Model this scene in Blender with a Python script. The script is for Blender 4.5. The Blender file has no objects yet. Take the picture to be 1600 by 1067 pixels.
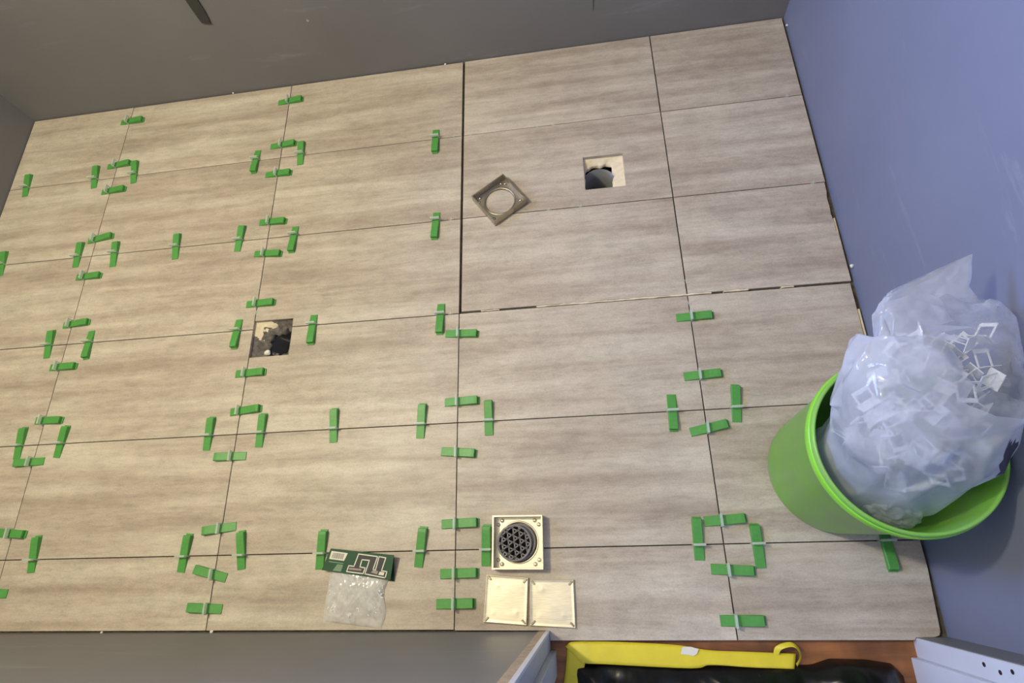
import bpy, bmesh, math, random
from mathutils import Vector, Matrix, noise

# ------------------------------------------------------------------ camera
scene = bpy.context.scene
C = scene.collection
cam_data = bpy.data.cameras.new('camera')
cam = bpy.data.objects.new('camera', cam_data)
C.objects.link(cam)
cam_data.sensor_fit = 'HORIZONTAL'
cam_data.sensor_width = 36.0
cam_data.lens = 873.967 / 1600 * 36.0
cam_data.clip_start = 0.01
ROT = ((0.98903529, 0.07045428, 0.12978977),
       (-0.01941000, 0.93325408, -0.35869216),
       (-0.14639823, 0.35223999, 0.92438874))
cam.matrix_world = Matrix.Translation((0.3325, -0.0165, 1.3520)) @ Matrix(ROT).to_4x4()
scene.camera = cam

# ------------------------------------------------------------------ world, lights, exposure
w = bpy.data.worlds.new('hall_daylight')
scene.world = w
w.use_nodes = True
bg = w.node_tree.nodes['Background']
bg.inputs[0].default_value = (0.50, 0.62, 1.0, 1)
bg.inputs[1].default_value = 0.8

def light(name, kind, loc, power, col, rot=None, size=None, size_y=None, radius=None):
    d = bpy.data.lights.new(name, kind)
    d.energy = power
    d.color = col
    if size:
        d.shape = 'RECTANGLE'
        d.size = size
        d.size_y = size_y
    if radius is not None:
        d.shadow_soft_size = radius
    o = bpy.data.objects.new(name, d)
    o.location = loc
    if rot:
        o.rotation_euler = rot
    C.objects.link(o)
    return o

LAMP = (-0.88, 0.58, 2.05)
light('lamp_light', 'POINT', LAMP, 96, (1.0, 0.92, 0.67), radius=0.06)
win_light = light('window_daylight', 'AREA', (-1.585, 1.02, 1.30), 16.5, (0.34, 0.47, 1.0),
                  rot=(0, math.radians(-86), math.radians(-8)), size=0.55, size_y=0.75)
win_light.data.spread = math.radians(80)      # narrowed to throw the cool light onto the right wall

scene.view_settings.view_transform = 'Standard'
scene.view_settings.look = 'None'
scene.view_settings.gamma = 1.0
scene.view_settings.use_curve_mapping = False
scene.view_settings.exposure = 0.09

rnd = random.Random(7)

# ------------------------------------------------------------------ material helpers
def srgb(r, g, b):
    f = lambda c: (c / 255 / 12.92) if c / 255 <= 0.04045 else ((c / 255 + 0.055) / 1.055) ** 2.4
    return (f(r), f(g), f(b), 1.0)

class NT:
    def __init__(self, name):
        self.m = bpy.data.materials.new(name)
        self.m.use_nodes = True
        self.t = self.m.node_tree
        self.b = self.t.nodes['Principled BSDF']
        self.out = self.t.nodes['Material Output']
    def n(self, kind, **kw):
        nd = self.t.nodes.new(kind)
        for k, v in kw.items():
            if k.startswith('i_'):
                key = k[2:]
                nd.inputs[int(key) if key.isdigit() else key.replace('_', ' ')].default_value = v
            else:
                setattr(nd, k, v)
        return nd
    def l(self, a, b):
        self.t.links.new(a, b)
    def coords(self, scale=(1, 1, 1), kind='Object', random_offset=False, loc=(0, 0, 0)):
        tc = self.n('ShaderNodeTexCoord')
        mp = self.n('ShaderNodeMapping')
        mp.inputs['Scale'].default_value = scale
        mp.inputs['Location'].default_value = loc
        src = tc.outputs[kind]
        if random_offset:
            oi = self.n('ShaderNodeObjectInfo')
            mu = self.n('ShaderNodeVectorMath', operation='MULTIPLY')
            cx = self.n('ShaderNodeCombineXYZ')
            for i in range(3):
                self.l(oi.outputs['Random'], cx.inputs[i])
            self.l(cx.outputs[0], mu.inputs[0])
            mu.inputs[1].default_value = (13.7, 41.3, 7.1)
            ad = self.n('ShaderNodeVectorMath', operation='ADD')
            self.l(src, ad.inputs[0])
            self.l(mu.outputs[0], ad.inputs[1])
            src = ad.outputs[0]
        self.l(src, mp.inputs[0])
        return mp.outputs[0]
    def noise(self, vec, scale, detail=4, rough=0.55, dist=0.0):
        nd = self.n('ShaderNodeTexNoise')
        nd.inputs['Scale'].default_value = scale
        nd.inputs['Detail'].default_value = detail
        nd.inputs['Roughness'].default_value = rough
        nd.inputs['Distortion'].default_value = dist
        self.l(vec, nd.inputs['Vector'])
        return nd.outputs[0]
    def ramp(self, fac, stops):
        nd = self.n('ShaderNodeValToRGB')
        e = nd.color_ramp.elements
        while len(e) < len(stops):
            e.new(0.5)
        for el, (p, c) in zip(e, stops):
            el.position = p
            el.color = c if len(c) == 4 else (*c, 1)
        self.l(fac, nd.inputs[0])
        return nd.outputs[0]
    def mix(self, fac, a, b, blend='MIX'):
        nd = self.n('ShaderNodeMix', data_type='RGBA', blend_type=blend)
        for s, v in ((nd.inputs[0], fac), (nd.inputs[6], a), (nd.inputs[7], b)):
            if hasattr(v, 'is_linked'):
                self.l(v, s)
            else:
                s.default_value = v
        return nd.outputs[2]
    def bump(self, h, strength=0.2, dist=0.001):
        nd = self.n('ShaderNodeBump')
        nd.inputs['Strength'].default_value = strength
        nd.inputs['Distance'].default_value = dist
        self.l(h, nd.inputs['Height'])
        self.l(nd.outputs[0], self.b.inputs['Normal'])
    def color(self, c):
        if hasattr(c, 'is_linked'):
            self.l(c, self.b.inputs['Base Color'])
        else:
            self.b.inputs['Base Color'].default_value = c
    def set(self, **kw):
        for k, v in kw.items():
            self.b.inputs[k.replace('_', ' ')].default_value = v
        return self

def g(v):
    return (v, v, v, 1)

M = {}
# stone-look porcelain tile: long streaks along the tile, clouds, grain, pale flecks
t = NT('travertine_tile')
v1 = t.coords((0.55, 6.5, 1), random_offset=True)
streak = t.noise(v1, 3.0, 8, 0.62, 0.25)
vf = t.coords((9, 30, 1), random_offset=True, loc=(1, 4, 0))
fine = t.noise(vf, 3.0, 7, 0.72, 0.3)
v2 = t.coords((5, 7, 3), random_offset=True, loc=(3, 1, 0))
cloud = t.noise(v2, 2.4, 7, 0.70, 0.4)
v3 = t.coords((1, 1.5, 1), random_offset=True)
grain = t.noise(v3, 230, 3, 0.6)
base = t.ramp(streak, [(0.33, srgb(166, 152, 138)), (0.48, srgb(184, 171, 156)), (0.56, srgb(194, 183, 168)), (0.70, srgb(206, 196, 181))])
fn = t.ramp(fine, [(0.34, g(0.87)), (0.50, g(1.0)), (0.68, g(1.06))])
base = t.mix(1.0, base, fn, 'MULTIPLY')
cl = t.ramp(cloud, [(0.36, g(0.89)), (0.58, g(1.02))])
c1 = t.mix(1.0, base, cl, 'MULTIPLY')
gr = t.ramp(grain, [(0.3, g(0.88)), (0.65, g(1.04))])
c2 = t.mix(1.0, c1, gr, 'MULTIPLY')
fl = t.noise(t.coords((4, 9, 4), random_offset=True, loc=(9, 2, 0)), 9, 3, 0.6)
flm = t.ramp(fl, [(0.73, g(0)), (0.79, g(0.4))])
c3 = t.mix(flm, c2, srgb(214, 206, 192))
t.color(c3)
t.set(Roughness=0.42)
t.b.inputs['Specular IOR Level'].default_value = 0.35
t.bump(grain, 0.08, 0.0006)
M['tile'] = t.m

t = NT('screed')
v = t.coords((1, 1, 1))
n1 = t.noise(v, 60, 5)
t.color(t.ramp(n1, [(0.3, srgb(62, 55, 48)), (0.7, srgb(104, 94, 82))]))
t.set(Roughness=0.95)
M['screed'] = t.m

# satin grey wall paint, dusty scuffs, pinholes
def paint(name, axis_scale, lo=(116, 115, 117), hi=(123, 122, 124)):
    t = NT(name)
    v = t.coords((1, 1, 1))
    n1 = t.noise(v, 3.2, 4)
    n2 = t.noise(v, 420, 2)
    base = t.ramp(n1, [(0.3, srgb(*lo)), (0.7, srgb(*hi))])
    vs = t.coords(axis_scale)
    s1 = t.noise(vs, 2.6, 5, 0.7, 0.4)
    sm = t.ramp(s1, [(0.60, g(0)), (0.76, g(0.26))])
    c = t.mix(sm, base, srgb(166, 170, 180))
    fl = t.noise(v, 34, 2, 0.4)
    fm = t.ramp(fl, [(0.795, g(0)), (0.82, g(0.55))])
    c = t.mix(fm, c, srgb(196, 196, 194))
    t.color(c)
    t.set(Roughness=0.5)
    t.b.inputs['Specular IOR Level'].default_value = 0.3
    t.bump(n2, 0.12, 0.0008)
    return t.m
M['paint_x'] = paint('wall_paint_side', (2.0, 1.0, 5.0))
M['paint_r'] = paint('wall_paint_blue_light', (1.5, 1.1, 11.0), (110, 116, 138), (117, 123, 145))  # same wall paint, with the cool light's blue put into its colour
M['paint_y'] = paint('wall_paint_end', (1.0, 2.0, 5.0))

def plain(name, col, rough=0.5, metal=0.0, spec=0.5, noise_amt=0.0, noise_scale=40, scale=(1, 1, 1)):
    t = NT(name)
    if noise_amt:
        n1 = t.noise(t.coords(scale), noise_scale, 4)
        lo = tuple(c * (1 - noise_amt) for c in col[:3]) + (1,)
        hi = tuple(min(1, c * (1 + noise_amt)) for c in col[:3]) + (1,)
        t.color(t.ramp(n1, [(0.3, lo), (0.7, hi)]))
    else:
        t.color(col)
    t.set(Roughness=rough, Metallic=metal)
    t.b.inputs['Specular IOR Level'].default_value = spec
    return t.m

M['ceiling'] = plain('ceiling_white', srgb(232, 228, 220), 0.8, noise_amt=0.02)
M['wedge'] = plain('green_wedge_plastic', srgb(82, 150, 72), 0.42, spec=0.4, noise_amt=0.06, noise_scale=120)
t = NT('clip_plastic')
t.color(srgb(226, 234, 226))
t.set(Roughness=0.35, Transmission_Weight=0.0)
tr = t.n('ShaderNodeBsdfTransparent')
tl = t.n('ShaderNodeBsdfTranslucent', i_Color=(0.86, 0.92, 0.86, 1))
a1 = t.n('ShaderNodeMixShader', i_0=0.45)
t.l(t.b.outputs[0], a1.inputs[1]); t.l(tl.outputs[0], a1.inputs[2])
a2 = t.n('ShaderNodeMixShader', i_0=0.36)
t.l(a1.outputs[0], a2.inputs[1]); t.l(tr.outputs[0], a2.inputs[2])
t.l(a2.outputs[0], t.out.inputs[0])
M['clip'] = t.m

def steel(name, lo, hi, rough):
    t = NT(name)
    n1 = t.noise(t.coords((4, 60, 4)), 12, 3)
    t.color(t.ramp(n1, [(0.3, lo), (0.7, hi)]))
    t.set(Metallic=1.0, Roughness=rough)
    return t.m
M['steel'] = steel('stainless_steel', srgb(216, 207, 186), srgb(236, 228, 208), 0.50)
M['steel_darkened'] = steel('darkened_stainless_steel', srgb(168, 160, 146), srgb(190, 182, 166), 0.36)  # same steel, colour darkened as if reflecting the dark back wall
M['grate'] = plain('grey_grate_plastic', srgb(120, 116, 116), 0.4, spec=0.5)
M['dark_hole'] = plain('dark_void', srgb(24, 20, 18), 0.9)
M['cream'] = plain('cream_adhesive', srgb(222, 208, 180), 0.9, noise_amt=0.10, noise_scale=60)
M['concrete'] = plain('rough_concrete', srgb(104, 99, 94), 0.95, noise_amt=0.45, noise_scale=80)
M['pipe'] = plain('grey_pipe_plastic', srgb(118, 120, 124), 0.35, noise_amt=0.10)
M['soil'] = plain('damp_soil', srgb(70, 56, 44), 0.9, noise_amt=0.4, noise_scale=50)

t = NT('lime_bucket_plastic')
v = t.coords((1, 1, 1))
d1 = t.noise(v, 9, 6, 0.65, 0.3)
d2 = t.noise(v, 55, 3)
dm = t.ramp(d1, [(0.36, g(0.05)), (0.66, g(0.50))])
c = t.mix(dm, srgb(120, 190, 54), srgb(138, 160, 122))
sp = t.ramp(d2, [(0.70, g(0)), (0.76, g(0.5))])
c = t.mix(sp, c, srgb(196, 206, 190))
t.color(c)
t.set(Roughness=0.36)
t.b.inputs['Subsurface Weight'].default_value = 0.0
M['bucket'] = t.m
M['bucket_rim'] = plain('lime_rim_plastic', srgb(132, 208, 58), 0.32, noise_amt=0.05, noise_scale=30)

def film(name, col, clear, rough=0.12, tw=0.45, vary=None):
    """thin plastic film: part clear, part scattering, glossy on top"""
    t = NT(name)
    t.color(col)
    t.set(Roughness=rough)
    tl = t.n('ShaderNodeBsdfTranslucent', i_Color=col)
    tr = t.n('ShaderNodeBsdfTransparent')
    a1 = t.n('ShaderNodeMixShader', i_0=tw)
    t.l(t.b.outputs[0], a1.inputs[1]); t.l(tl.outputs[0], a1.inputs[2])
    a2 = t.n('ShaderNodeMixShader', i_0=clear)
    if vary:
        n1 = t.noise(t.coords((1, 1, 1)), vary[0], 4)
        f = t.ramp(n1, [(0.35, g(clear - vary[1])), (0.65, g(clear + vary[1]))])
        t.l(f, a2.inputs[0])
    t.l(a1.outputs[0], a2.inputs[1]); t.l(tr.outputs[0], a2.inputs[2])
    t.l(a2.outputs[0], t.out.inputs[0])
    return t.m
M['film'] = film('milky_bag_film', (0.76, 0.80, 0.91, 1), 0.36, vary=(9, 0.14))  # blue tint of the bag films stands in for cool light
M['film_mid'] = film('hazy_bag_film', (0.76, 0.80, 0.91, 1), 0.52, vary=(12, 0.12))
M['film_clear'] = film('clear_bag_film', (0.76, 0.80, 0.90, 1), 0.72, vary=(14, 0.12), rough=0.08)
M['film_pouch'] = film('pouch_film', (0.90, 0.87, 0.85, 1), 0.32, vary=(30, 0.14), tw=0.35)
M['white_plastic'] = plain('white_clip_plastic', srgb(226, 228, 228), 0.4, noise_amt=0.03)
M['card'] = plain('dark_green_card', srgb(28, 74, 46), 0.5, noise_amt=0.08, noise_scale=60)
M['card_white'] = plain('white_print', srgb(226, 222, 210), 0.6)
M['card_grey'] = plain('charcoal_print', srgb(66, 66, 66), 0.6)
M['card_dim'] = plain('grey_green_print', srgb(122, 146, 122), 0.6)
M['card_tan'] = plain('tan_print', srgb(160, 150, 138), 0.6)
M['barcode'] = plain('barcode_ink', srgb(120, 116, 110), 0.6)

t = NT('reddish_threshold_wood')
v = t.coords((1.2, 9, 1))
n1 = t.noise(v, 4, 5, 0.6, 0.4)
n2 = t.noise(t.coords((5, 2, 1)), 2.2, 3)
c = t.ramp(n1, [(0.3, srgb(118, 72, 38)), (0.7, srgb(176, 114, 64))])
dk = t.ramp(n2, [(0.42, g(0.55)), (0.62, g(1.0))])
t.color(t.mix(1.0, c, dk, 'MULTIPLY'))
t.set(Roughness=0.55)
M['wood'] = t.m
t = NT('black_bag_film')
n1 = t.noise(t.coords((1, 1, 1)), 26, 3)
dm = t.ramp(n1, [(0.66, g(0)), (0.76, g(0.35))])
t.color(t.mix(dm, srgb(17, 17, 18), srgb(96, 94, 90)))
t.set(Roughness=0.32)
M['black_bag'] = t.m
M['yellow'] = plain('yellow_tape_film', srgb(222, 204, 52), 0.45, noise_amt=0.07, noise_scale=25)
M['jamb'] = plain('white_jamb_paint', srgb(204, 209, 224), 0.4, noise_amt=0.03, noise_scale=14)  # white paint with the blue of the cool light mixed in
M['jamb_grey'] = plain('bare_jamb_metal', srgb(172, 178, 190), 0.45, noise_amt=0.06, noise_scale=14)
M['tan'] = plain('bare_plaster_edge', srgb(182, 162, 138), 0.9, noise_amt=0.2, noise_scale=70)
M['band'] = plain('charcoal_band', srgb(58, 58, 56), 0.8, noise_amt=0.1)
M['crumb'] = plain('white_adhesive_crumb', srgb(222, 220, 214), 0.9)
M['ink'] = plain('dark_bag_print', srgb(66, 64, 82), 0.5)

# ------------------------------------------------------------------ mesh helpers
def obj(name, data, mat=None, parent=None, loc=(0, 0, 0)):
    o = bpy.data.objects.new(name, data)
    if mat is not None and data is not None:
        mats = mat if isinstance(mat, (list, tuple)) else [mat]
        if not data.materials:
            for mm in mats:
                data.materials.append(M[mm])
    o.location = loc
    C.objects.link(o)
    if parent:
        o.parent = parent
    return o

def tag(o, label=None, cat=None, group=None, kind=None):
    if label: o['label'] = label
    if cat: o['category'] = cat
    if group: o['group'] = group
    if kind: o['kind'] = kind
    return o

def empty(name, loc=(0, 0, 0), rz=0.0):
    o = bpy.data.objects.new(name, None)
    o.empty_display_size = 0.02
    o.location = loc
    o.rotation_euler = (0, 0, rz)
    C.objects.link(o)
    return o

def mesh(name, verts, faces, smooth=False):
    me = bpy.data.meshes.new(name)
    me.from_pydata([tuple(v) for v in verts], [], faces)
    me.update()
    if smooth:
        for p in me.polygons:
            p.use_smooth = True
    return me

def bm_mesh(name, bm, smooth=False):
    bmesh.ops.recalc_face_normals(bm, faces=bm.faces)
    me = bpy.data.meshes.new(name)
    bm.to_mesh(me)
    bm.free()
    if smooth:
        for p in me.polygons:
            p.use_smooth = True
    return me

def add_box(bm, a, b):
    x0, y0, z0 = a
    x1, y1, z1 = b
    vs = [bm.verts.new(p) for p in ((x0, y0, z0), (x1, y0, z0), (x1, y1, z0), (x0, y1, z0),
                                    (x0, y0, z1), (x1, y0, z1), (x1, y1, z1), (x0, y1, z1))]
    for f in ((3, 2, 1, 0), (4, 5, 6, 7), (0, 1, 5, 4), (1, 2, 6, 5), (2, 3, 7, 6), (3, 0, 4, 7)):
        bm.faces.new([vs[i] for i in f])
    return vs

def box_mesh(name, *boxes, bevel=0.0):
    bm = bmesh.new()
    for a, b in boxes:
        add_box(bm, a, b)
    if bevel:
        bmesh.ops.bevel(bm, geom=bm.edges[:], offset=bevel, segments=1, affect='EDGES')
    return bm_mesh(name, bm)

def prism(name, outline, z0, z1, bevel=0.0):
    bm = bmesh.new()
    lo = [bm.verts.new((x, y, z0)) for x, y in outline]
    hi = [bm.verts.new((x, y, z1)) for x, y in outline]
    bm.faces.new(lo[::-1])
    top = bm.faces.new(hi)
    n = len(outline)
    for i in range(n):
        bm.faces.new((lo[i], lo[(i + 1) % n], hi[(i + 1) % n], hi[i]))
    if bevel:
        bmesh.ops.bevel(bm, geom=list(top.edges), offset=bevel, segments=1, affect='EDGES')
    return bm_mesh(name, bm)

def ring_prism(name, outer, inner, z0, z1):
    """prism with a hole; outer and inner have the same number of points"""
    n = len(outer)
    bm = bmesh.new()
    ol = [bm.verts.new((x, y, z0)) for x, y in outer]
    oh = [bm.verts.new((x, y, z1)) for x, y in outer]
    il = [bm.verts.new((x, y, z0)) for x, y in inner]
    ih = [bm.verts.new((x, y, z1)) for x, y in inner]
    for i in range(n):
        j = (i + 1) % n
        bm.faces.new((oh[i], oh[j], ih[j], ih[i]))
        bm.faces.new((ol[j], ol[i], il[i], il[j]))
        bm.faces.new((ol[i], ol[j], oh[j], oh[i]))
        bm.faces.new((il[j], il[i], ih[i], ih[j]))
    return bm_mesh(name, bm)

def lathe(name, prof, n=64, smooth=True):
    verts, faces = [], []
    for r, z in prof:
        for k in range(n):
            a = 2 * math.pi * k / n
            verts.append((r * math.cos(a), r * math.sin(a), z))
    for i in range(len(prof) - 1):
        for k in range(n):
            k2 = (k + 1) % n
            faces.append((i * n + k, i * n + k2, (i + 1) * n + k2, (i + 1) * n + k))
    me = mesh(name, verts, faces, smooth)
    return me

# ------------------------------------------------------------------ the room
XL, XR, YF, YB, ZC = -1.605, 1.003, -0.170, 1.506, 2.55
HOLE1 = (0.3625, 0.4772, 0.9542, 1.0676)      # square cut inside one tile
HOLE2 = (-0.5990, -0.4815, 0.5155, 0.6265)    # square cut across two tiles at their left edge

def slab_with_holes(name, x0, x1, y0, y1, z0, z1, holes):
    xs = sorted({x0, x1, *[h[0] for h in holes], *[h[1] for h in holes]})
    ys = sorted({y0, y1, *[h[2] for h in holes], *[h[3] for h in holes]})
    bm = bmesh.new()
    for i in range(len(xs) - 1):
        for j in range(len(ys) - 1):
            cx, cy = (xs[i] + xs[i + 1]) / 2, (ys[j] + ys[j + 1]) / 2
            if any(h[0] < cx < h[1] and h[2] < cy < h[3] for h in holes):
                continue
            add_box(bm, (xs[i], ys[j], z0), (xs[i + 1], ys[j + 1], z1))
    return bm_mesh(name, bm)

grow = lambda h, e: (h[0] - e, h[1] + e, h[2] - e, h[3] + e)
floor = tag(obj('floor', slab_with_holes('floor', XL, XR, YF - 0.014, YB, -0.22, -0.010,
            [grow(HOLE1, 0.006), grow(HOLE2, 0.004)]), 'screed'), kind='structure')

# tiles: 600 x 300 mm, joints of 2 mm; the six tiles at the back right lie with wider joints
XS = [XL + 0.002, -1.2, -0.6, 0.0, 0.6, 0.9965]
YS = [1.503, 1.2, 0.9, 0.6, 0.3, 0.0, None]
J = 0.0011
def tile(outline, seed=None):
    cx = sum(p[0] for p in outline) / len(outline)
    cy = sum(p[1] for p in outline) / len(outline)
    loc = [(x - cx, y - cy) for x, y in outline]
    o = obj('tile', prism('tile', loc, -0.0095, 0.0, bevel=0.0006), 'tile', floor, (cx, cy, 0))
    return o

for r in range(6):
    for c in range(5):
        x0, x1 = XS[c] + J, XS[c + 1] - J
        y1 = YS[r] - J
        y0 = (YS[r + 1] + J) if r < 5 else -0.1655
        if r < 3 and c >= 3:
            if c == 3:
                x0 += 0.0052
                x1 -= 0.0006
            if r == 0:
                y1 += 0.001
            if r == 2:
                y0 += 0.0042
        if c == 4:
            x0 += 0.0006
        out = [(x0, y0), (x1, y0), (x1, y1), (x0, y1)]
        if r == 1 and c == 3:
            h = HOLE1
            cx, cy = (x0 + x1) / 2, (y0 + y1) / 2
            me = ring_prism('tile', [(x - cx, y - cy) for x, y in out],
                            [(x - cx, y - cy) for x, y in ((h[0], h[2]), (h[1], h[2]), (h[1], h[3]), (h[0], h[3]))],
                            -0.0095, 0.0)
            obj('tile', me, 'tile', floor, (cx, cy, 0))
            continue
        if r == 2 and c == 2:
            out = [(HOLE2[1], y0), (x1, y0), (x1, y1), (x0, y1), (x0, HOLE2[3]), (HOLE2[1], HOLE2[3])]
        if r == 3 and c == 2:
            out = [(x0, y0), (x1, y0), (x1, y1), (HOLE2[1], y1), (HOLE2[1], HOLE2[2]), (x0, HOLE2[2])]
        if r == 5 and c == 3:
            out = [(x0, -0.167), (0.212, -0.167), (0.212, -0.187), (x1, -0.187), (x1, y1), (x0, y1)]
        if r == 5 and c == 4:
            e = 0.9885
            out = [(x0, -0.187), (0.938, -0.187), (0.940, -0.1815), (e - 0.012, -0.1815), (e - 0.004, -0.179), (e, -0.172), (x1, -0.055), (x1, y1), (x0, y1)]
        if c == 4 and r == 2:      # chipped cut edge along the wall
            out = [(x0, y0), (x1, y0), (x1, 0.742), (0.990, 0.752), (0.9915, 0.778), (0.988, 0.800),
                   (0.9905, 0.826), (0.9885, 0.850), (0.9925, 0.872), (x1 - 0.002, y1), (x0, y1)]
        if c == 4 and r == 3:
            out = [(x0, y0), (x1 - 0.004, y0), (x1 - 0.004, y1), (x0, y1)]
        tile(out)

# pale adhesive squeezed into the open joints
def lumps(name, pts, parent, zc=-0.004, hw=0.0022, mat='cream'):
    bm = bmesh.new()
    for (xa, xb, y) in pts:
        n = max(3, int((xb - xa) / 0.012))
        rows = []
        for i in range(n + 1):
            x = xa + (xb - xa) * i / n
            k = hw * (0.5 + 0.8 * rnd.random())
            dz = rnd.uniform(-0.0015, 0.002)
            rows.append([bm.verts.new((x, y - k, -0.0098)), bm.verts.new((x, y - k * .6, zc + dz)),
                         bm.verts.new((x, y + k * .6, zc + dz)), bm.verts.new((x, y + k, -0.0098))])
        for a, b in zip(rows, rows[1:]):
            for j in range(3):
                bm.faces.new((a[j], a[j + 1], b[j + 1], b[j]))
        bm.faces.new(rows[0]); bm.faces.new(rows[-1])
    return obj(name, bm_mesh(name, bm), mat, parent)
lumps('joint_adhesive', [(0.21, 0.66, 0.6028), (0.06, 0.11, 0.6025), (0.69, 0.75, 0.6032), (0.83, 0.86, 0.603)], floor, 0.0002, 0.0030)

# walls
wall_back = tag(obj('wall_back', box_mesh('wall_back', ((XL - .1, YB, -0.22), (XR + .1, YB + 0.1, ZC))), 'paint_y'), kind='structure')
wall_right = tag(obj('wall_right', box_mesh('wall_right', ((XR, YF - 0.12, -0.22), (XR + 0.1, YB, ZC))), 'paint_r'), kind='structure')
WY0, WY1, WZ0, WZ1 = 0.60, 1.44, 1.00, 1.60
bm = bmesh.new()
add_box(bm, (XL - .1, YF - .12, -0.22), (XL, WY0, ZC))
add_box(bm, (XL - .1, WY1, -0.22), (XL, YB, ZC))
add_box(bm, (XL - .1, WY0, -0.22), (XL, WY1, WZ0))
add_box(bm, (XL - .1, WY0, WZ1), (XL, WY1, ZC))
wall_left = tag(obj('wall_left', bm_mesh('wall_left', bm), 'paint_x'), kind='structure')
DX0, DX1, DZ = 0.208, 0.944, 2.05
bm = bmesh.new()
add_box(bm, (XL, YF - .12, -0.22), (DX0, YF, ZC))
add_box(bm, (DX1, YF - .12, -0.22), (XR, YF - 0.012, ZC))
add_box(bm, (DX0, YF - .12, DZ), (DX1, YF, ZC))
wall_front = tag(obj('wall_front', bm_mesh('wall_front', bm), 'paint_y'), kind='structure')
ceiling = tag(obj('ceiling', box_mesh('ceiling', ((XL - .1, YF - .12, ZC), (XR + .1, YB + .1, ZC + 0.08))), 'ceiling'), kind='structure')

# window in the left wall (outside the picture): frame and sash bars
win = tag(empty('window_1', (XL, (WY0 + WY1) / 2, WZ0)), kind='structure')
bm = bmesh.new()
hy, hz = (WY1 - WY0) / 2, WZ1 - WZ0
for a, b in (((-0.07, -hy, 0), (-0.02, hy, 0.04)), ((-0.07, -hy, hz - 0.04), (-0.02, hy, hz)),
             ((-0.07, -hy, 0.04), (-0.02, -hy + 0.04, hz - 0.04)), ((-0.07, hy - 0.04, 0.04), (-0.02, hy, hz - 0.04)),
             ((-0.065, -0.018, 0.04), (-0.03, 0.018, hz - 0.04))):
    add_box(bm, a, b)
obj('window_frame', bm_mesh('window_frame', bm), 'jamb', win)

# ceiling lamp: rose, stem, glass shade (the room's warm light)
lamp = tag(empty('pendant_lamp', (LAMP[0], LAMP[1], ZC)), 'warm pendant lamp hanging from the ceiling above the tiles', 'lamp')
obj('rose', lathe('rose', [(0.0, 0), (0.05, 0), (0.05, -0.015), (0.012, -0.03), (0.0, -0.03)], 24), 'steel', lamp)
obj('socket', lathe('socket', [(0.0, -0.395), (0.016, -0.395), (0.018, -0.43), (0.0, -0.43)], 20), 'grate', lamp)
obj('stem', lathe('stem', [(0.005, -0.02), (0.005, -0.40)], 12), 'steel', lamp)

# hall floor in front of the door
hall = tag(obj('floor_hall', box_mesh('floor_hall', ((-0.6, -1.6, -0.22), (1.8, YF - 0.0145, -0.016))), 'wood'), kind='structure')

# door frame: steel jambs with a stop, bare plaster edge, screw holes
door = tag(empty('door_1', ((DX0 + DX1) / 2, YF, -0.016)), kind='structure')
def jamb(name, s, xw, y_in, mat):
    """s=+1 opens towards +x"""
    bx = []
    def b(xa, xb, ya, yb):
        x0, x1 = sorted((xw + s * xa, xw + s * xb))
        bx.append(((x0 - door.location.x, ya - door.location.y, 0), (x1 - door.location.x, yb - door.location.y, DZ + 0.016)))
    b(-0.004, 0.003, y_in - 0.036, y_in)
    b(-0.004, 0.015, y_in - 0.085, y_in - 0.036)
    b(-0.004, 0.003, y_in - 0.135, y_in - 0.085)
    return obj(name, box_mesh(name, *bx, bevel=0.0012), mat, door)
jl = jamb('jamb', 1, DX0, YF - 0.0015, 'jamb_grey')
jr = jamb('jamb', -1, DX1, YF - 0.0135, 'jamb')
pe = box_mesh('plaster_edge', ((DX0 - 0.020 - door.location.x, 0.0, 0.016), (DX0 - 0.003 - door.location.x, 0.0016, DZ)))
obj('plaster_edge', pe, 'tan', door)
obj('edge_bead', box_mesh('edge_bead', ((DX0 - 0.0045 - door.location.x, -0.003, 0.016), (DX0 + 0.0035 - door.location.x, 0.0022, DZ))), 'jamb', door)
hole_me = lathe('screw_hole', [(0.0, 0.0), (0.0022, 0.0), (0.0036, 0.0007), (0.0036, -0.001), (0, -0.001)], 14)
for (y, z) in ((-0.1965, 0.222), (-0.2015, 0.260), (-0.1955, 0.291)):
    o = obj('screw_hole', hole_me, 'dark_hole', jr, (DX1 - 0.0031 - door.location.x, y - door.location.y, z))
    o.rotation_euler = (0, math.radians(-90), 0)

# trim: pale backing strip showing in the gap beside the right wall
obj_t = tag(obj('trim_1', box_mesh('trim_1', ((0.9935, 0.36, -0.0098), (0.9985, 0.53, -0.0022)), ((0.9932, 0.70, -0.0098), (0.9975, 0.79, -0.003)), bevel=0.0008), 'cream'), kind='structure')

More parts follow.
